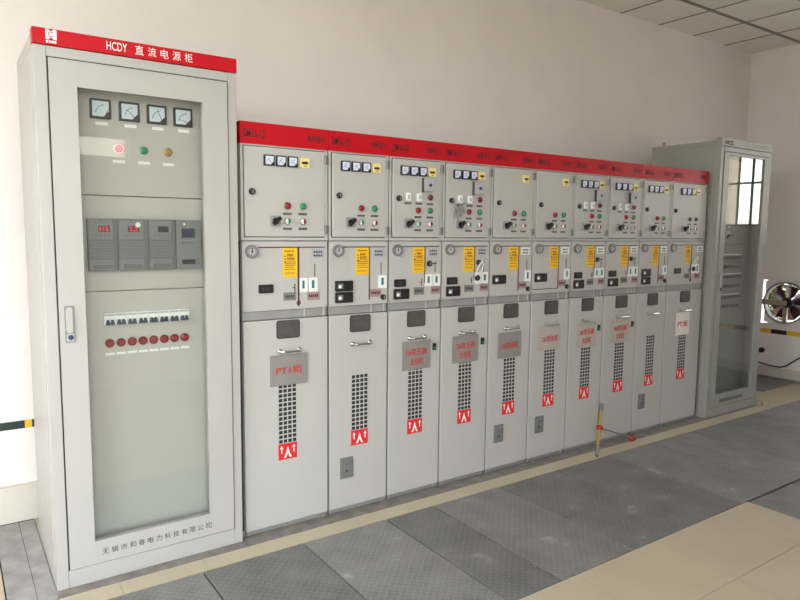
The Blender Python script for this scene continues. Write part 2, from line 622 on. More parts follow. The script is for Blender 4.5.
def lamp(name, parent, x, z, m, bezel=CHROME, r=0.0155, y=-0.004):
    return MB().disc(x, z, r + .003, y - .005, y + .001, bezel, 18).dome(x, z, r, y - .005, .012, m).build(name, parent)


def push(parent, x, z, m, y=-0.004):
    """push button: pale cap, one half coloured"""
    b = MB().disc(x, z, .0175, y - .005, y + .001, CHROME, 18).disc(x, z, .013, y - .011, y - .005, WHITE, 18)
    pts = [(x + .0125 * math.cos(a), z + .0125 * math.sin(a)) for a in (-PI / 2 + PI * k / 8 for k in range(9))]
    b.prism(pts, y - .0135, y - .011, m)
    return b.build('push_button', parent)


def nametag(parent, x, z, w=.045, h=.0105, y=-0.004):
    b = MB().box(x - w / 2, x + w / 2, y - .0015, y + .001, z - h / 2, z + h / 2, BLACK2)
    for k in range(4):
        xx = x - w * .34 + k * w * .2
        b.box(xx, xx + w * .1, y - .0018, y - .0014, z - h * .22, z + h * .22, TEXTGREY)
    return b.build('name_tag', parent)


def meter(parent, x0, z0, w, h, face=FACE2, y=-0.004, ang=0.9, name='panel_meter'):
    b = MB().rrect(x0, x0 + w, z0, z0 + h, y - .012, y + .001, BLACK, .004)
    t = w * .11
    b.rrect(x0 + t, x0 + w - t, z0 + t, z0 + h - t, y - .0128, y - .0118, face, .002)
    # corner cover of the movement and the needle
    b.prism([(x0 + w * .62, z0 + t), (x0 + w - t, z0 + t), (x0 + w - t, z0 + h * .40)], y - .0150, y - .0128, BLACK)
    px, pz = x0 + w * .74, z0 + h * .22
    L = w * .55
    dx, dz = -math.cos(ang), math.sin(ang)
    nx, nz = -dz * w * .018, dx * w * .018
    b.prism([(px - nx, pz - nz), (px + dx * L - nx * .5, pz + dz * L - nz * .5), (px + dx * L + nx * .5, pz + dz * L + nz * .5), (px + nx, pz + nz)], y - .0138, y - .0129, BLACK)
    # scale arc
    pts = [(px - math.cos(a) * w * .50, pz + math.sin(a) * w * .50) for a in [0.12 + 1.3 * k / 6 for k in range(7)]]
    pin = [(px - math.cos(a) * w * .47, pz + math.sin(a) * w * .47) for a in [0.12 + 1.3 * k / 6 for k in range(7)]]
    for (p, q, r, s) in zip(pts, pts[1:], pin[1:], pin):
        b.prism([p, q, r, s], y - .0133, y - .0129, BLACK2)
    return b.build(name, parent)


def rotary(parent, x0, x1, z0, z1, y=-0.004):
    b = MB().rrect(x0, x1, z0, z1, y - .006, y + .001, GAUGE2, .004)
    cx, cz = (x0 + x1) / 2, (z0 + z1) / 2
    b.rrect(x0 + .005, x1 - .005, z0 + .005, z1 - .005, y - .007, y - .006, GREY, .003)
    b.disc(cx, cz, .016, y - .016, y - .007, BLACK, 18)
    a = 0.75
    u, v = (math.cos(a), math.sin(a)), (-math.sin(a), math.cos(a))
    L, W = .024, .0075
    b.prism([(cx + u[0] * L * s + v[0] * W * t, cz + u[1] * L * s + v[1] * W * t) for s, t in ((-1, -1), (1, -1), (1, 1), (-1, 1))], y - .034, y - .016, BLACK)
    return b.build('rotary_switch', parent)


def hinge(parent, x, z0, z1):
    b = MB().box(x - .013, x - .004, -.014, .001, z0, z1, GREY).box(x + .002, x + .012, -.010, .001, z0, z1, TEXTGREY)
    b.tube([(x - .001, -.010, z0), (x - .001, -.010, z1)], .004, BLACK2, 8)
    return b.build('hinge', parent)


def hazard_label(parent, x0, x1, z0, z1, y):
    b = MB().box(x0, x1, y - .0012, y + .001, z0, z1, LABELYEL)
    w, h = x1 - x0, z1 - z0
    rnd = random.Random(3)
    for r_, (a, c) in enumerate(((.90, .04), (.78, .075), (.66, .075), (.55, .02), (.49, .03), (.42, .03), (.34, .02), (.27, .02), (.15, .025))):
        e = rnd.uniform(.70, .92)
        s = .12 if r_ not in (1, 2) else .30
        xx = x0 + w * s
        while xx < x0 + w * e - w * .04:
            ww = w * rnd.uniform(.05, .10)
            b.box(xx, min(xx + ww, x0 + w * .94), y - .0017, y - .0011, z0 + h * (a - c), z0 + h * (a + c * .2), BROWN)
            xx += ww + w * .025
    for k in range(3):
        b.box(x0 + w * .08, x0 + w * .22, y - .0017, y - .0011, z0 + h * (.70 - .1 * k), z0 + h * (.74 - .1 * k), BROWN)
    return b.build('warning_label', parent)


def operate_slot(parent, x0, x1, z0, z1, y):
    b = MB().rrect(x0, x1, z0, z1, y - .006, y + .001, WHITE, .004)
    w, h = x1 - x0, z1 - z0
    cx = x0 + w * .46
    b.box(cx - w * .15, cx + w * .15, y - .0066, y - .0055, z0 + h * .26, z0 + h * .82, TEAL)
    return b.build('operating_slot', parent)


def counter(parent, x0, x1, z0, z1, y, white=False):
    b = MB().rrect(x0, x1, z0, z1, y - .010, y + .001, BLACK, .004)
    w, h = x1 - x0, z1 - z0
    if white:
        b.box(x0 + w * .12, x0 + w * .42, y - .0105, y - .0095, z0 + h * .25, z0 + h * .75, TEXTGREY)
        b.disc(x0 + w * .24, z0 + h * .45, h * .17, y - .0115, y - .0100, WHITE, 12)
    else:
        for k in range(3):
            b.box(x0 + w * (.2 + .2 * k), x0 + w * (.34 + .2 * k), y - .0105, y - .0095, z0 + h * .3, z0 + h * .7, BLACK2)
    return b.build('counter', parent)


def textplate(parent, x0, x1, z0, z1, y, m, ink, name='text_plate'):
    b = MB().box(x0, x1, y - .0012, y + .001, z0, z1, m)
    w, h = x1 - x0, z1 - z0
    for k in range(5):
        xx = x0 + w * (.12 + .155 * k)
        b.box(xx, xx + w * .11, y - .0017, y - .0011, z0 + h * .34, z0 + h * .68, ink)
    return b.build(name, parent)


def knobdisc(name, parent, x, z, r, y):
    return MB().disc(x, z, r, y - .010, y + .001, BLACK, 20).disc(x, z, r * .62, y - .016, y - .010, BLACK2, 16).box(x - r * .12, x + r * .12, y - .018, y - .016, z - r * .5, z + r * .5, GREY).build(name, parent)


def grille(parent, x0, x1, z0, z1, y, nx=4, nz=13):
    b = MB().box(x0, x1, y - .0006, y + .001, z0, z1, SEAM)
    w, h = (x1 - x0), (z1 - z0)
    px, pz = w / nx, h / nz
    bw, bz = px * .105, pz * .13
    for k in range(nx + 1):
        c = x0 + k * px
        b.box(max(c - bw, x0), min(c + bw, x1), y - .0014, y - .0005, z0, z1, PAINT)
    for k in range(nz + 1):
        c = z0 + k * pz
        b.box(x0, x1, y - .0015, y - .0005, max(c - bz, z0), min(c + bz, z1), PAINT)
    return b.build('vent_grille', parent)


def danger(parent, x0, x1, z0, z1, y):
    b = MB().box(x0, x1, y - .0012, y + .001, z0, z1, LABELRED)
    w, h = x1 - x0, z1 - z0

    def pl(p):
        b.prism([(x0 + w * u, z0 + h * v) for u, v in p], y - .0018, y - .0011, WHITE)
    pl([(.16, .88), (.26, .70), (.20, .70), (.20, .40), (.14, .40), (.14, .70), (.08, .70)])
    pl([(.84, .88), (.92, .70), (.86, .70), (.86, .40), (.80, .40), (.80, .70), (.74, .70)])
    pl([(.50, .82), (.60, .40), (.72, .10), (.60, .10), (.50, .40), (.40, .10), (.28, .10), (.40, .40)])
    return b.build('danger_label', parent)


def bar_handle(parent, x0, x1, z, y):
    b = MB()
    b.tube([(x0 + .008, y, z), (x0 + .008, y - .022, z), (x0 + .02, y - .032, z), (x1 - .02, y - .032, z), (x1 - .008, y - .022, z), (x1 - .008, y, z)], .0055, CHROME, 8)
    b.disc(x0 + .008, z, .013, y - .004, y + .001, CHROME, 14).disc(x1 - .008, z, .013, y - .004, y + .001, CHROME, 14)
    return b.build('pull_handle', parent)


def lockbox(parent, x0, x1, z0, z1, y):
    b = MB().rrect(x0, x1, z0, z1, y - .006, y + .001, TEXTGREY, .004)
    w, h = x1 - x0, z1 - z0
    b.rrect(x0 + w * .14, x1 - w * .14, z0 + h * .12, z1 - h * .12, y - .0085, y - .006, GAUGE, .004)
    b.rrect(x0 + w * .28, x1 - w * .26, z0 + h * .24, z1 - h * .30, y - .011, y - .0085, TEXTGREY, .003)
    b.box(x0 + w * .34, x0 + w * .54, y - .0125, y - .011, z0 + h * .34, z0 + h * .42, BLACK2)
    return b.build('lock_box', parent)


def sign(parent_x, x0, x1, z0, z1, lines, m, ink, label, tilt=0.0):
    """a plate hung over the door handle: a thing of its own"""
    root = empty('hanging_sign', (parent_x + (x0 + x1) / 2, -0.0060, z1))
    w, h = x1 - x0, z1 - z0
    b = MB().box(-w / 2, w / 2, -.003, .0, -h, 0, m)
    p = b.build('sign_plate', root, bevel=.001)
    n = len(lines)
    for i, (s, f) in enumerate(lines):
        ch = h * (.27 if n == 1 else .25)
        zz = -h * (.64 if n == 1 else (.50, .84)[i])
        text('lettering', s, ch, ink, p, 0, -.0036, zz, 'CENTER', width=w * f, weight=.018)
    root.rotation_euler = (0, tilt, 0)
    return tag(root, label, 'sign', 'signs on the switchgear doors')


def cabinet(i, label, kind):
    x0, x1 = XS[i], XS[i + 1]
    w = x1 - x0
    wide = w > .42
    S = w / .462 if wide else w / .366
    root = tag(empty('switchgear_cabinet', (x0, 0, 0)), label, 'electrical cabinet', 'switchgear cabinets in the row')

    def X(a):
        return a * S
    g = .0035
    # body, set back behind the doors
    b = MB().box(g, w - g, .035, DEPTH, .0, 1.99, PAINT)
    for a, c in ((g, .016), (w - .016, w - g)):                 # upright frame members
        b.box(a, c, .0, .036, 1.452, 1.902, PAINT)
    b.box(.016, w - .016, .0, .036, 1.8935, 1.902, PAINT).box(.016, w - .016, .0, .036, 1.452, 1.467, PAINT)
    b.box(w - .022, w - .016, .0, .036, 1.467, 1.8935, PAINT)
    b.build('body', root, bevel=.0015)
    MB().box(.012, w - .012, .012, .06, -.0, .024, GREY).box(w - .035, w - .015, .006, .013, .0, .026, GREY).box(.015, .03, .006, .013, .0, .026, GREY).build('base_channel', root)
    MB().box(.006, w - .006, .010, .036, 1.070, 1.112, GREY).box(w * .71, w * .71 + .006, .006, .012, 1.070, 1.112, PAINT).box(w - .026, w - .02, .006, .012, 1.070, 1.112, PAINT).build('cover_strip', root)
    MB().box(.010, w - .010, .012, .034, 1.460, 1.897, SEAM).box(.001, w - .001, .028, .0352, .024, 1.45, SEAM).build('door_gap_shade', root)  # black backing behind the door gaps, stands in for the shade in them
    # red name banner
    bn = MB().box(.001, w - .001, -.006, .05, 1.9, 2.0, RED).build('name_banner', root, bevel=.001)
    text('lettering', 'SM16-12', .040, INKDARK, bn, X(.018), -.0068, 1.929, width=.106 * min(S, 1.02), weight=.028)
    text('lettering', '余耀电气', .040, INKDARK, bn, w - X(.022), -.0068, 1.929, 'RIGHT', width=.098 * min(S, 1.02), weight=.022)
    # upper instrument door
    dr = .440 if wide else .343
    dl = .020 if wide else .0225
    d = MB().box(X(dl), X(dr) - .0, -.004, .008, 1.4705, 1.890, PAINT).build('instrument_door', root, bevel=.0025)
    hx = (X(.4475) if wide else X(.3535))
    hinge(d, hx, 1.831, 1.874)
    hinge(d, hx, 1.486, 1.527)
    kx = .056 if wide else .060
    knobdisc('door_lock', d, X(kx), 1.680, .0155, -.004)
    meters = kind in ('pt', 'in', 'out')
    if meters:
        for xx in ((.116, .177, .238) if wide else (.069, .1305, .192)):
            meter(d, X(xx), 1.8045, .051, .0505, ang=.75)
    yx = .303 if wide else .256
    zz = 1.806 if meters else 1.808
    yy = MB().rrect(X(yx), X(yx) + .050, zz, zz + .047, -.012, -.003, YELLOW, .007)
    yy.box(X(yx) + .009, X(yx) + .041, -.0135, -.0115, zz + .017, zz + .029, BLACK)
    yy.box(X(yx) + .018, X(yx) + .034, -.0130, -.0115, zz + .006, zz + .010, BROWN)
    yy.build('charge_indicator', d)
    lr, lg = (.236, .318) if wide else (.190, .272)
    odd = i == 9
    lamp('indicator_lamp', d, X(lr), 1.619, LOFF if odd else LRED)
    lamp('indicator_lamp', d, X(lg), 1.619, LOFF if odd else LGREEN)
    push(d, X(lr), 1.545, LGREEN)
    push(d, X(lg), 1.545, LRED)
    for xx in (lr, lg):
        for z_ in (1.5815, 1.5095):
            nametag(d, X(xx), z_)
    rx = .145 if wide else .098
    rotary(d, X(rx), X(rx) + .054, 1.520, 1.571)
    if kind == 'out':
        bx = MB().rrect(X(.217), X(.217) + .072, 1.722, 1.795, -.030, -.003, PAINT2, .004).box(X(.217) + .010, X(.217) + .066, -.032, -.029, 1.730, 1.790, PLATEGREY)
        bx.disc(X(.217) + .036, 1.757, .009, -.037, -.032, BLACK2, 14).rrect(X(.217) - .003, X(.217) + .006, 1.718, 1.795, -.022, -.003, BLACK2, .002)
        bx.build('protection_unit', d)
        lamp('indicator_lamp', d, X(.271), 1.691, LDKRED)
        nametag(d, X(.271), 1.655)
        for xx in (.121, .195):
            MB().rrect(X(xx) - .014, X(xx) + .014, 1.668, 1.712, -.014, -.003, WHITE, .004).box(X(xx) - .006, X(xx) + .006, -.017, -.013, 1.680, 1.700, PLATEGREY).build('selector_switch', d)
            nametag(d, X(xx), 1.655)
    # middle operating panel
    p = MB().box(.006, w - .006, .0, .034, 1.114, 1.448, PAINT)
    for a in (.012, w - .014):
        p.disc(a, 1.440, .0035, -.002, .001, GREY, 8)
        p.disc(a, 1.122, .0035, -.002, .001, GREY, 8)
    p = p.build('operating_panel', root, bevel=.0015)
    cx = .051 if wide else .0555
    b = MB().disc(X(cx), 1.400, .0315, -.012, .001, GAUGE, 26).ring(X(cx), 1.400, .024, .031, -.016, -.011, GAUGE, 26).disc(X(cx), 1.400, .023, -.0125, -.0115, GAUGE2, 22)
    b.ring(X(cx), 1.400, .010, .0125, -.0135, -.012, WHITE, 16).box(X(cx) - .002, X(cx) + .002, -.014, -.012, 1.393, 1.418, BLACK)
    b.build('gas_gauge', p)
    hl = (.086, .442) if wide else (.088, .345)
    vl = .295 if wide else .245
    b = MB().box(X(hl[0]), X(hl[1]), -.0022, .001, 1.4165, 1.4215, MIMIC)
    if kind in ('pt',):
        b.box(X(vl) - .004, X(vl) + .004, -.0022, .001, 1.128, 1.4165, MIMIC)
        b.ring(X(vl), 1.144, .007, .0115, -.0026, .001, MIMIC, 14)
    else:
        b.box(X(vl) - .003, X(vl) + .003, -.0022, .001, 1.139 if kind != 'out' else 1.215, 1.4165, MIMIC)
    if kind == 'tie' and i == 5:
        b.box(X(.01), X(vl), -.0022, .001, 1.139, 1.143, MIMIC)
    sx = .385 if wide else .318
    b.box(X(sx) - .0018, X(sx) + .0018, -.0022, .001, 1.272, 1.335, MIMIC)
    if kind in ('pt', 'out'):
        b.box(X(vl) - .022, X(vl) - .018, -.0022, .001, 1.20, 1.24, MIMIC).box(X(vl) - .034, X(vl) - .018, -.0022, .001, 1.218, 1.222, MIMIC)
    b.build('mimic_diagram', p)
    yl = (.212, .289) if wide else (.162, .2445)
    hazard_label(p, X(yl[0]), X(yl[1]), 1.273, 1.4165, .0)
    gl = (.367, .441) if wide else (.267, .342)
    b = MB().box(X(gl[0]), X(gl[1]), -.0014, .001, 1.365, 1.411, PLATEGREY if i < 4 else WHITE)
    for z_ in (1.395, 1.377):
        for k in range(4):
            b.box(X(gl[0]) + .012 + .013 * k, X(gl[0]) + .021 + .013 * k, -.002, -.0013, z_ - .005, z_ + .005, BLACK2)
    b.build('rating_plate', p)
    if kind == 'pt':
        counter(p, X(.085), X(.158), 1.200, 1.241, .0)
        operate_slot(p, X(.300), X(.342), 1.196, 1.267, .0)
        operate_slot(p, X(.351), X(.398), 1.196, 1.267, .0)
        textplate(p, X(.214), X(.282), 1.158, 1.198, .0, TEXTGREY, BLACK2)
        textplate(p, X(.343), X(.413), 1.154, 1.196, .0, MAUVE, MIMIC)
    elif kind == 'out':
        counter(p, X(.038), X(.111), 1.200, 1.241, .0)
        counter(p, X(.034), X(.135), 1.131, 1.188, .0, True)
        operate_slot(p, X(.247), X(.295), 1.196, 1.264, .0)
        operate_slot(p, X(.302), X(.352), 1.196, 1.264, .0)
        textplate(p, X(.170), X(.243), 1.150, 1.192, .0, TEXTGREY, BLACK2)
        textplate(p, X(.291), X(.357), 1.150, 1.194, .0, MAUVE, MIMIC)
        knobdisc('key_switch', p, X(.275), 1.323, .0165, .0)
        textplate(p, X(.295), X(.335), 1.312, 1.334, .0, PAINT, BLACK2)
    else:
        if kind == 'in':
            counter(p, X(.038), X(.141), 1.191, 1.245, .0, True)
            counter(p, X(.038), X(.141), 1.131, 1.186, .0, True)
        else:
            counter(p, X(.026), X(.133), 1.189, 1.243, .0, True)
        operate_slot(p, X(.302), X(.352), 1.197, 1.266, .0)
        textplate(p, X(.249), X(.322), 1.152, 1.195, .0, MAUVE, MIMIC)
        knobdisc('key_switch', p, X(.331), 1.149, .0150, .0)
    # lower cable compartment door
    c = MB().box(.0062, w - .0062, -.002, .034, .026, 1.066, PAINT).build('cable_door', root, bevel=.0025)
    wx = (.174, .298) if wide else (.125, .250)
    b = MB().rrect(X(wx[0]), X(wx[1]), .972, 1.062, -.008, -.001, BLACK2, .012)
    b.rrect(X(wx[0]) + .006, X(wx[1]) - .006, .978, 1.056, -.0095, -.008, WINDOW, .008)
    b.build('inspection_window', c)
    hx = (.181, .303) if wide else (.134, .256)
    bar_handle(c, X(hx[0]), X(hx[1]), .909, -.002)
    gx = (.180, .279) if wide else (.136, .238)
    grille(c, X(gx[0]), X(gx[1]), .440, .743, -.002)
    danger(c, X(gx[0]) - .001, X(gx[1]) + .001, .357, .439, -.002)
    if kind in ('in', 'tie'):
        lockbox(c, X(.067), X(.146), .186, .300, -.002)
    if kind == 'out':
        b = MB().rrect(X(.318) - .011, X(.318) + .011, .826, .866, -.010, -.001, BLACK, .003).box(X(.318) - .007, X(.318) + .007, -.0115, -.0095, .832, .845, LGREEN)
        b.build('door_latch', c)
    return root


LAB = [
    ('wide light grey switchgear cabinet at the left end, behind the PT1 sign', 'pt'),
    ('narrow grey switchgear cabinet without a sign, right beside the leftmost wide one', 'in'),
    ('grey switchgear cabinet, third from the left, with two-line sign and no keys', 'out'),
    ('grey switchgear cabinet with keys hanging in its door lock, fourth from the left', 'out'),
    ('grey switchgear cabinet with no meters, the nearer of two, fifth from the left', 'tie'),
    ('grey switchgear cabinet with no meters, the farther of two, sixth from the left', 'tie'),
    ('grey switchgear cabinet just left of the leaning brass rod, seventh from the left', 'out'),
    ('grey switchgear cabinet just right of the leaning brass rod, eighth from the left', 'out'),
    ('narrow grey switchgear cabinet without a sign near the far end, ninth from the left', 'in'),
    ('wide grey switchgear cabinet at the far right end, behind the white sign', 'pt'),
]
for i, (l, k) in enumerate(LAB):
    cabinet(i, l, k)

sign(0, .137, .339, .737, .892, [('PT1柜', .70)], SIGNGREY, INKRED, 'grey sign reading PT1 on the leftmost switchgear door', 0.0)
sign(XS[2], .092, .290, .728, .890, [('1#变压器', .72), ('出线柜', .44)], SIGNGREY, INKRED, 'dark grey two-line sign on the third switchgear door from the left')
sign(XS[3], .085, .285, .730, .893, [('2#变压器', .72), ('出线柜', .44)], SIGNGREY, INKRED, 'dark grey two-line sign under the door with hanging keys')
sign(XS[4], .080, .279, .722, .884, [('1#进线柜', .70)], SIGNGREY, INKRED, 'grey one-line sign on the fifth switchgear door, the nearer one-line one')
sign(XS[5], .078, .282, .735, .892, [('2#进线柜', .74)], SIGNPALE, INKRED, 'pale grey one-line sign on the sixth switchgear door')
sign(XS[6], .080, .280, .722, .892, [('3#变压器', .74), ('出线柜', .44)], SIGNPALE, INKRED, 'pale two-line sign on the seventh door, left of the leaning brass rod')
sign(XS[7], .090, .288, .722, .892, [('4#变压器', .74), ('出线柜', .44)], SIGNPALE, INKRED, 'pale two-line sign on the eighth door, right of the leaning brass rod')
sign(XS[9], .135, .318, .712, .893, [('PT2柜', .74)], SIGNWHITE, INKRED, 'white sign reading PT2 on the far right switchgear door')

# keys hanging in the lock of the fourth cabinet
kr = tag(empty('key_bunch', (XS[3] + .060, -.0275, 1.680)), 'bunch of steel keys hanging from the lock of the fourth cabinet', 'keys')
MB().ring(.012, -.030, .014, .0165, -.006, -.003, CHROME, 20).build('key_ring', kr)
rk = random.Random(5)
for k in range(8):
    a = -1.75 + k * .28 + rk.uniform(-.06, .06)
    L = rk.uniform(.045, .062)
    c, s = math.cos(a), math.sin(a)
    ox, oz = .012 + .015 * c, -.030 + .015 * s
    y = -.004 - .0022 * k
    b = MB()
    b.disc(ox + .010 * c, oz + .010 * s, .010, y - .0016, y, CHROME if k % 2 else GREY, 12)

    def P(u, v):
        return (ox + u * c - v * s, oz + u * s + v * c)
    b.prism([P(.016, -.004), P(L, -.004), P(L + .003, 0), P(L, .003), P(L - .008, .003), P(L - .012, .005), P(.016, .004)], y - .0016, y, CHROME if k % 2 else GREY)
    b.build('key', kr)
b = MB().tube([(0, 0.0045, 0), (0, -.006, -.002), (.004, -.008, -.014)], .003, GREY, 8)
b.build('lock_key', kr)

# black padlock tag with a white tie on the operating slots
for i, dx, nm, lab in ((3, .262, 1, 'black lock tag with a white tie on the fourth cabinet'), (9, .330, 1, 'black lock tag with a white tie on the far right cabinet')):
    r = tag(empty('lock_tag', (XS[i] + dx, -.0085, 1.232)), lab, 'lock tag', 'lock tags on the operating slots')
    MB().disc(0, 0, .017, -.010, 0, BLACK, 18).disc(0, 0, .008, -.013, -.010, BLACK2, 12).build('tag_body', r)
    MB().tube([(-.006, -.006, .012), (-.012, -.012, .045), (.004, -.018, .080), (.030, -.018, .098), (.040, -.014, .085), (.030, -.012, .05), (.012, -.006, .014)], .0035, WHITE, 8).build('cable_tie', r)

# operating rod leaning against the row
root = tag(empty('operating_rod', (2.407, -.188, 0)), 'brass operating rod with red knobs leaning against the switchgear', 'operating rod')
AX = Vector((.228, .156, .290))


def on_rod(t):
    return Vector((0, 0, .010)) + AX * t


MB().tube([on_rod(.0), on_rod(.93)], .0115, BRASS, 12).build('tube', root)
MB().tube([on_rod(.86), on_rod(1.0)], .0145, TEXTGREY, 12).build('socket', root)
MB().tube([on_rod(.0), on_rod(.20)], .0125, STEEL, 12).build('ferrule', root)
cb = on_rod(.53)
MB().tube([cb, Vector((.494, .084, .028))], .006, STEEL, 10).build('cross_bar', root)
MB().ball(cb, .024, KNOBRED, .85).build('collar', root)
MB().ball((.494, .084, .0245), .0245, KNOBRED, .95).build('knob', root)

# ------------------------------------------------------------------ tall glass-door cabinets
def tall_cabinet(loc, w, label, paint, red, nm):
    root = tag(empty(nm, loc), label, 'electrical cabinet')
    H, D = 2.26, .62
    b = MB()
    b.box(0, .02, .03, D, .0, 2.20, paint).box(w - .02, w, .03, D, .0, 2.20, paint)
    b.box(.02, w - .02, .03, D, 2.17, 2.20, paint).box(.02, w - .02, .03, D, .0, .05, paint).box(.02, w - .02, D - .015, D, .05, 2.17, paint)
    b.box(0, .045, .0, .03, .0, 2.20, paint).box(w - .0395, w, .0, .03, .0, 2.20, paint)
    b.box(.045, w - .0395, .0, .03, 2.160, 2.20, paint).box(.045, w - .0395, .0, .03, .0, .076, paint)
    b.box(.02, w - .02, .06, .09, .05, .12, paint)
    b.build('body', root, bevel=.003)
    sd = MB().box(-.003, .001, .05, D - .03, .09, 2.15, paint).build('side_panel', root, bevel=.001)
    MB().box(.0, w, .02, D, 2.20, 2.255 if red else 2.245, paint).build('top_cover', root, bevel=.003)
    bn = MB().box(-.001, w + .001, -.006, .05, 2.202, 2.262, RED if red else paint).build('name_banner', root, bevel=.001)
    # emblem: square letter H with a hooked C in the middle
    ink = WHITE if red else INKDARK
    em = MB()
    ex, ez, e = (.045, 2.2215, .038) if red else (.050, 2.214, .036)
    if red:
        em.prism([(ex, ez), (ex, ez + e), (ex + e * .30, ez + e), (ex + e * .38, ez + e * .84), (ex + e * .62, ez + e * .84), (ex + e * .70, ez + e), (ex + e, ez + e), (ex + e, ez),
                  (ex + e * .70, ez), (ex + e * .62, ez + e * .16), (ex + e * .38, ez + e * .16), (ex + e * .30, ez)], -.0075, -.0055, ink)
        cm = RED
        r0, r1 = e * .20, e * .29
        P_ = [(math.cos(a), math.sin(a)) for a in [PI * .25 + PI * 1.5 * k / 6 for k in range(7)]]
        for p, q in zip(P_, P_[1:]):
            c0, c1 = ex + e / 2, ez + e / 2
            em.prism([(c0 + p[0] * r1, c1 + p[1] * r1), (c0 + q[0] * r1, c1 + q[1] * r1), (c0 + q[0] * r0, c1 + q[1] * r0), (c0 + p[0] * r0, c1 + p[1] * r0)], -.0082, -.0074, cm)
        for k in range(4):
            em.box(ex + e * (.02 + .25 * k), ex + e * (.20 + .25 * k), -.0075, -.0055, ez - .013, ez - .004, ink)
        em.build('emblem', bn)
        text('lettering', 'HCDY', .034, WHITE, bn, .262, -.0068, 2.2165, width=.078, weight=.004)
        for k, ch in enumerate('直流电源柜'):
            text('lettering', ch, .036, WHITE, bn, .388 + .0505 * k, -.0068, 2.2155, 'CENTER', width=.033)
    else:
        text('lettering', 'HCC', .034, INKDARK, bn, .04, -.0068, 2.213, width=.125, weight=.06)
        text('lettering', '直流馈线柜', .026, INKTAN, bn, .33, -.0068, 2.220, width=.34)
    # glazed door
    x0, x1, z0, z1 = .0500, w - .0450, .0810, 2.1550
    gx0, gx1, gz0, gz1 = (.148, w - .156, .180, 2.055) if red else (.118, w - .118, .178, 2.135)
    b = MB()
    b.box(x0, gx0, -.006, .026, z0, z1, paint).box(gx1, x1, -.006, .026, z0, z1, paint)
    b.box(gx0, gx1, -.006, .026, z0, gz0, paint).box(gx0, gx1, -.006, .026, gz1, z1, paint)
    bmesh.ops.remove_doubles(b.bm, verts=b.bm.verts, dist=1e-5)
    d = b.build('glazed_door', root)
    MB().box(gx0 - .0, gx1 + .0, .006, .010, gz0, gz1, GLASS).build('glass_pane', d)
    b = MB().rrect(.068, .106, 1.040, 1.190, -.009, -.005, GAUGE, .004)
    b.rrect(.073, .096, 1.080, 1.184, -.020, -.009, PAINT2, .010).rrect(.074, .101, 1.046, 1.076, -.013, -.009, PLATEGREY, .003)
    b.disc(.088, 1.062, .0105, -.019, -.013, BLUE, 16)
    b.ring(.0845, 1.132, .0, .0, -.01, -.009, BLACK2, 3) if False else None
    b.build('door_handle', d)
    if red:
        for k, ch in enumerate('无锡市和春电力科技有限公司'):
            text('lettering', ch, .027, INKGREEN, d, .188 + .0372 * k, -.0068, .114, 'CENTER', width=.027, weight=.005)
    else:
        b = MB().box(.185, .545, -.0085, -.005, .108, .138, TEXTGREY)
        np_ = b.build('maker_plate', d)
        text('lettering', '无锡市和春电力科技有限公司', .018, INKGREEN, np_, .195, -.0090, .114, width=.34)
    b = MB()
    for q in ((.043, .052, .075, 2.162), (w - .047, w - .0385, .075, 2.162), (.052, w - .047, .073, .083), (.052, w - .047, 2.153, 2.163)):
        b.box(q[0], q[1], .003, .024, q[2], q[3], SEAM)
    b.build('door_gap_shade', root)  # black strips paint the shade into the gap round the glazed door
    # inner panels behind the glass
    py = .09
    px0, px1 = .10, w - .09

    def panel(z0_, z1_):
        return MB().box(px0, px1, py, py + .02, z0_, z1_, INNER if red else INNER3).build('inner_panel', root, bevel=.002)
    def breakers(z0_, z1_, xa, xb, n):
        ww = (xb - xa) / n
        for k in range(n):
            c = xa + ww * k
            b = MB().box(c + .0006, c + ww - .0006, py - .012, py + .001, z0_, z1_, WHITE if red else TEXTGREY)
            b.box(c + .002, c + ww - .002, py - .0125, py - .0115, z1_ - .012, z1_ - .004, PLATEGREY if red else WHITE)
            bb = b.build('circuit_breaker', root)
            t = MB()
            for q in (.30, .70):
                cc = c + ww * q
                t.prism([(cc - .009, z0_ + .002), (cc + .009, z0_ + .002), (cc + .007, z0_ + .012), (cc + .004, z0_ + .024), (cc - .004, z0_ + .024), (cc - .007, z0_ + .012)], py - .026, py - .012, BLUE if red else BLACK2)
            t.build('toggle', bb)
    if red:
        p = panel(1.641, 2.12)
        for k, (xx, an) in enumerate(((.206, 2.0), (.320, .75), (.433, 1.15), (.545, .30))):
            meter(root, xx, 1.955, .082, .080, FACE, py, an, name='analog_meter')
            c = xx + .045
            MB().box(c - .024, c + .024, py - .003, py + .001, 1.930, 1.943, WHITE).build('name_tag', p)
        for xx, m in ((.314, LPINK), (.416, LGREEN), (.519, LAMBER)):
            lamp('indicator_lamp', root, xx, 1.838, m, CHROME if m is not LPINK else WHITE, .017, py)
            MB().box(xx - .024, xx + .024, py - .003, py + .001, 1.779, 1.791, WHITE).build('name_tag', p)
        p = panel(1.236, 1.638)
        for k, (xa, xb) in enumerate(((.177, .292), (.294, .416), (.418, .534))):
            b = MB().rrect(xa, xb, 1.323, 1.542, py - .030, py + .001, MODGREY, .003)
            b.box(xa + .006, xb - .018, py - .0315, py - .0295, 1.455, 1.538, MODGREY2)
            b.box(xa + .006, xb - .018, py - .0312, py - .0295, 1.328, 1.372, MODGREY2)
            b.disc((xa + xb) / 2 - .006, 1.535, .003, py - .034, py - .031, BLACK2, 8)
            for q in range(4):
                b.disc(xa + .030 + .018 * q, 1.473, .003, py - .033, py - .031, BLACK2, 8)
            mod = b.build('charging_module', root)
            b = MB()
            for q in range(9):
                z_ = 1.378 + .0082 * q
                b.box(xa + .008, xb - .014, py - .033, py - .029, z_, z_ + .0045, MODGREY2)
            b.build('louvre', mod)
            dx = xa + .040
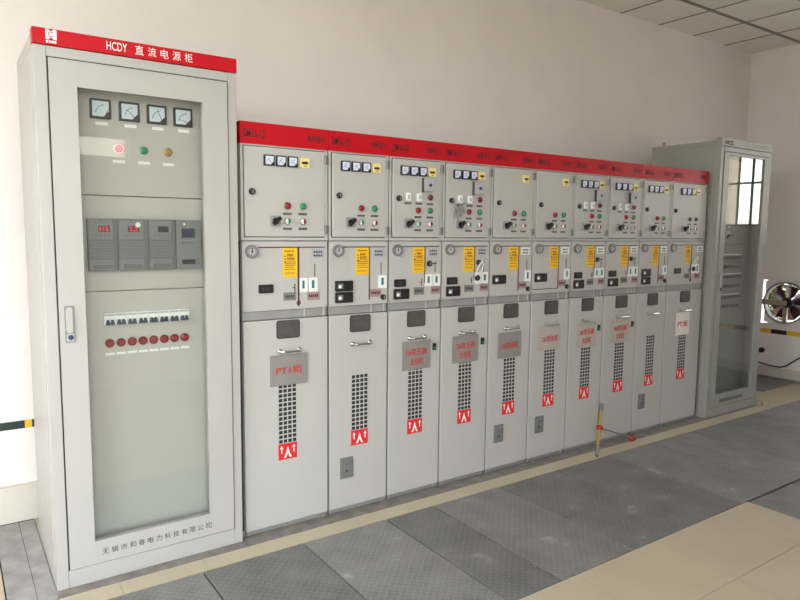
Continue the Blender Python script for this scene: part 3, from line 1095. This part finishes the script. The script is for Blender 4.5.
            b = MB().box(dx, dx + .046, py - .033, py - .031, 1.487, 1.513, BLACK).build('display', mod)
            if k < 2:
                text('digits', ('112', '2.2')[k], .018, DIGIT, mod, dx + .023, py - .0335, 1.491, 'CENTER', width=.034, weight=.02)
            MB().rrect(xa + .020, xb - .026, 1.332, 1.350, py - .042, py - .031, MODGREY, .003).build('pull_handle', mod)
            if k == 1:
                MB().disc(xb - .040, 1.518, .011, py - .034, py - .031, WHITE, 14).build('round_sticker', mod)
        b = MB().rrect(.537, .650, 1.324, 1.543, py - .030, py + .001, MODGREY2, .003)
        for q in range(4):
            b.disc(.565 + .014 * q, 1.442, .004, py - .033, py - .030, BLACK2, 8)
        b.disc(.574, 1.524, .005, py - .032, py - .030, WHITE, 10)
        mod = b.build('monitor_module', root)
        MB().rrect(.561, .621, 1.462, 1.506, py - .033, py - .029, BLACK2, .003).box(.565, .617, py - .0335, py - .0325, 1.466, 1.502, SCREEN).build('screen', mod)
        MB().rrect(.562, .620, 1.345, 1.366, py - .034, py - .029, BLACK, .004).build('socket', mod)
        p = panel(.13, 1.233)
        breakers(1.088, 1.140, .231, .592, 8)
        for k in range(8):
            xx = .252 + .0458 * k
            lamp('indicator_lamp', root, xx, 1.009, LRED, LDKRED, .0165, py)
            MB().box(xx - .019, xx + .019, py - .003, py + .001, .957, .967, WHITE).build('name_tag', p)
    else:
        p = panel(1.42, 2.12)
        b = MB().box(.30, .36, py - .004, py + .001, 1.485, 1.535, PAINT).disc(.33, 1.49, .017, py - .012, py - .003, BLACK, 18)
        b.box(.312, .372, py - .03, py - .012, 1.488, 1.504, BLACK)
        b.build('rotary_switch', root)
        MB().disc(.33, 1.57, .014, py - .012, py + .001, WHITE, 14).build('indicator_lamp', root)
        panel(.86, 1.416)
        for z_ in (1.300, 1.138, .965):
            breakers(z_, z_ + .045, .20, .56, 7)
            for k in range(7):
                lamp('indicator_lamp', root, .226 + .0515 * k, z_ - .066, LOFF, TEXTGREY, .016, py)
        panel(.13, .856)
        for xx, yy in ((.10, .08), (.05, D - .08), (w - .10, .08)):
            MB().tube([(xx, yy, 2.243), (xx, yy, 2.252)], .010, paint, 10).ring(xx, 2.266, .010, .018, yy - .005, yy + .005, paint, 16).build('lifting_eye', root)
    return root


tall_cabinet((-.825, -.030, 0), .803, 'tall grey glass-door power cabinet with red banner at the left', PAINT2, True, 'power_supply_cabinet')
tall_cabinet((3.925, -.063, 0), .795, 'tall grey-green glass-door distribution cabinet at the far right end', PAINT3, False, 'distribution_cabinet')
b = MB().box(0, .05, 0, .05, 0, .045, mat('foam_tan', (0.34, 0.27, 0.21), 0.8))
tag(b.build('corner_block', loc=(0, 0, 0), bevel=.01), 'small tan block at the right foot of the far distribution cabinet', 'block').location = (4.71, -.115, 0)

# ------------------------------------------------------------------ right wall: exhaust fan, cable, socket
FY, FZ, FR = .335, .806, .205
fan = tag(empty('exhaust_fan', (XR, FY, FZ)), 'round exhaust fan with dark red blades set in the right wall', 'fan')


def RX(m):
    """turn a mesh built in x-z (facing -y) into one facing -x on the right wall"""
    for v in m.bm.verts:
        x, y, z = v.co
        v.co = (y, -x, z)
    return m


b = MB()
n = 40
inner = [(FR * math.cos(2 * PI * k / n), FR * math.sin(2 * PI * k / n)) for k in range(n)]
PL = (-.2155, .232, -.232, .232)


def sq(p):
    s = min(((PL[1] if p[0] > 0 else PL[0]) / p[0]) if abs(p[0]) > 1e-6 else 9, (.232 / abs(p[1])) if abs(p[1]) > 1e-6 else 9)
    return (p[0] * s, p[1] * s)


for k in range(n):
    p, q = inner[k], inner[(k + 1) % n]
    b.prism([p, q, sq(q), sq(p)], .02, .032, WALLP)
b.ring(0, 0, FR - .004, FR + .010, -.018, .05, FANGREY, 40)
RX(b).build('housing', fan)
b = MB().disc(0, 0, .055, .03, .13, BLACK2, 24).disc(0, 0, .048, .015, .03, BLACK, 24)
RX(b).build('motor', fan)
for k in range(6):
    a = k * PI / 3 + .35
    m = MB()
    N = 6
    vs = []
    for j in range(N + 1):
        r = .045 + (.192 - .045) * j / N
        half = .045 + .095 * (j / N) ** .8
        tw = .55 - .30 * j / N
        for s in (-1, 1):
            ang = a + s * half / max(r, .08) * .62
            vs.append(m.bm.verts.new((r * math.cos(ang), .075 + s * half * math.sin(tw) * .7, r * math.sin(ang))))
    fs = [m.bm.faces.new((vs[2 * j], vs[2 * j + 1], vs[2 * j + 3], vs[2 * j + 2])) for j in range(N)]
    m._faces(fs, FANRED)
    bl = RX(m).build('blade', fan)
    so = bl.modifiers.new('thick', 'SOLIDIFY')
    so.thickness = .003
b = MB().box(-.235, .01, .0, .016, -.030, .022, FANTAN).box(-.02, .02, -.002, .03, -.20, -.05, FANTAN)
RX(b).build('bracket', fan)
cb = MB().tube([(XR - .012, .70, .17), (XR - .012, .57, .150), (XR - .012, .46, .132), (XR - .012, .34, .128), (XR - .012, .28, .15), (XR - .012, .153, .257), (XR - .012, -.05, .42), (XR - .012, -.12, .60)], .007, RUBBER, 8)
tag(cb.build('power_cable'), 'black cable drooping along the right wall below the fan', 'cable')
b = MB().ring(0, 0, .016, .028, -.03, -.0, RUBBER, 20).disc(0, 0, .017, -.018, 0, BLACK2, 16)
o = RX(b).build('cable_gland')
o.location = (XR, .535, .283)
tag(o, 'small black round cable gland low on the right wall', 'cable fitting')

# ------------------------------------------------------------------ outdoors seen through openings
b = MB()
b.box(-30, 30, -30, 30, -.5, -.35, GROUND)
tag(b.build('ground'), kind='structure')
sh = tag(empty('shrub', (7.05, 1.02, -.35)), 'green leafy shrub outside behind the exhaust fan', 'shrub')
m = MB()
for k in range(7):
    a = k * .9
    m.tube([(0, 0, 0), (.12 * math.cos(a), .12 * math.sin(a), .7), (.3 * math.cos(a), .3 * math.sin(a), 1.35)], .014, BARK, 6, .005)
m.build('stem', sh)
m = MB()
rl = random.Random(11)
for k in range(4500):
    a, rr, z = rl.uniform(0, 2 * PI), .5 * math.sqrt(rl.random()), rl.uniform(.85, 1.75)
    c = Vector((rr * math.cos(a) * .6, rr * math.sin(a) * .6, z))
    d = Vector((rl.uniform(-1, 1), rl.uniform(-1, 1), rl.uniform(-.4, .6))).normalized()
    s = d.cross(Vector((rl.uniform(-1, 1), rl.uniform(-1, 1), 1))).normalized()
    L = rl.uniform(.05, .09)
    m.quad([c, c + d * L * .5 + s * L * .28, c + d * L, c + d * L * .5 - s * L * .28], LEAF)
tag(m.build('foliage', sh), kind='stuff')
b = MB().box(11.0, 11.3, -9, -3.86, -.35, 5.2, OUTWALL).box(10.9, 11.3, -9, -3.86, 3.1, 3.4, WHITE)
tag(b.build('neighbour_house'), 'tan plastered building seen outside through the right window', 'building')

# ------------------------------------------------------------------ daylight
w = bpy.data.worlds.new('daylight')
SC.world = w
w.use_nodes = True
nt = w.node_tree
bg = nt.nodes['Background']
tc = nt.nodes.new('ShaderNodeTexCoord')
sp = nt.nodes.new('ShaderNodeSeparateXYZ')
nt.links.new(tc.outputs['Generated'], sp.inputs[0])
mr = nt.nodes.new('ShaderNodeMapRange')
mr.inputs['From Min'].default_value = -1
nt.links.new(sp.outputs['Z'], mr.inputs['Value'])
r = nt.nodes.new('ShaderNodeValToRGB')
r.color_ramp.elements[0].position = .49
r.color_ramp.elements[0].color = (.42, .38, .33, 1)
r.color_ramp.elements[1].position = .52
r.color_ramp.elements[1].color = (.94, .965, 1.0, 1)
e = r.color_ramp.elements.new(.8)
e.color = (.76, .88, 1.0, 1)
nt.links.new(mr.outputs[0], r.inputs['Fac'])
nt.links.new(r.outputs['Color'], bg.inputs['Color'])
bg.inputs['Strength'].default_value = 5.0

# ------------------------------------------------------------------ camera
cam = bpy.data.cameras.new('camera')
cam.sensor_width = 36
cam.lens = 656.02 / 800 * 36
cam.clip_start = .05
co = bpy.data.objects.new('camera', cam)
COL.objects.link(co)
yaw, pitch, roll = .606004, .103713, .0102156
cy, sy, cp, spn = math.cos(yaw), math.sin(yaw), math.cos(pitch), math.sin(pitch)
fwd = Vector((sy * cp, cy * cp, -spn))
rt = Vector((cy, -sy, 0))
up = rt.cross(fwd)
r2 = math.cos(roll) * rt + math.sin(roll) * up
u2 = -math.sin(roll) * rt + math.cos(roll) * up
M4 = Matrix(((r2.x, u2.x, -fwd.x, -1.13758), (r2.y, u2.y, -fwd.y, -2.95234), (r2.z, u2.z, -fwd.z, 1.50034), (0, 0, 0, 1)))
co.matrix_world = M4
SC.camera = co

SC.view_settings.view_transform = 'Standard'
SC.view_settings.look = 'None'
SC.view_settings.exposure = 1.1
SC.view_settings.gamma = 1.0
SC.view_settings.use_curve_mapping = False
SC.cycles.max_bounces = 10
SC.cycles.diffuse_bounces = 6
SC.cycles.transparent_max_bounces = 16
SC.cycles.use_denoising = True
SC.cycles.sample_clamp_indirect = 6.0
SC.cycles.caustics_reflective = False
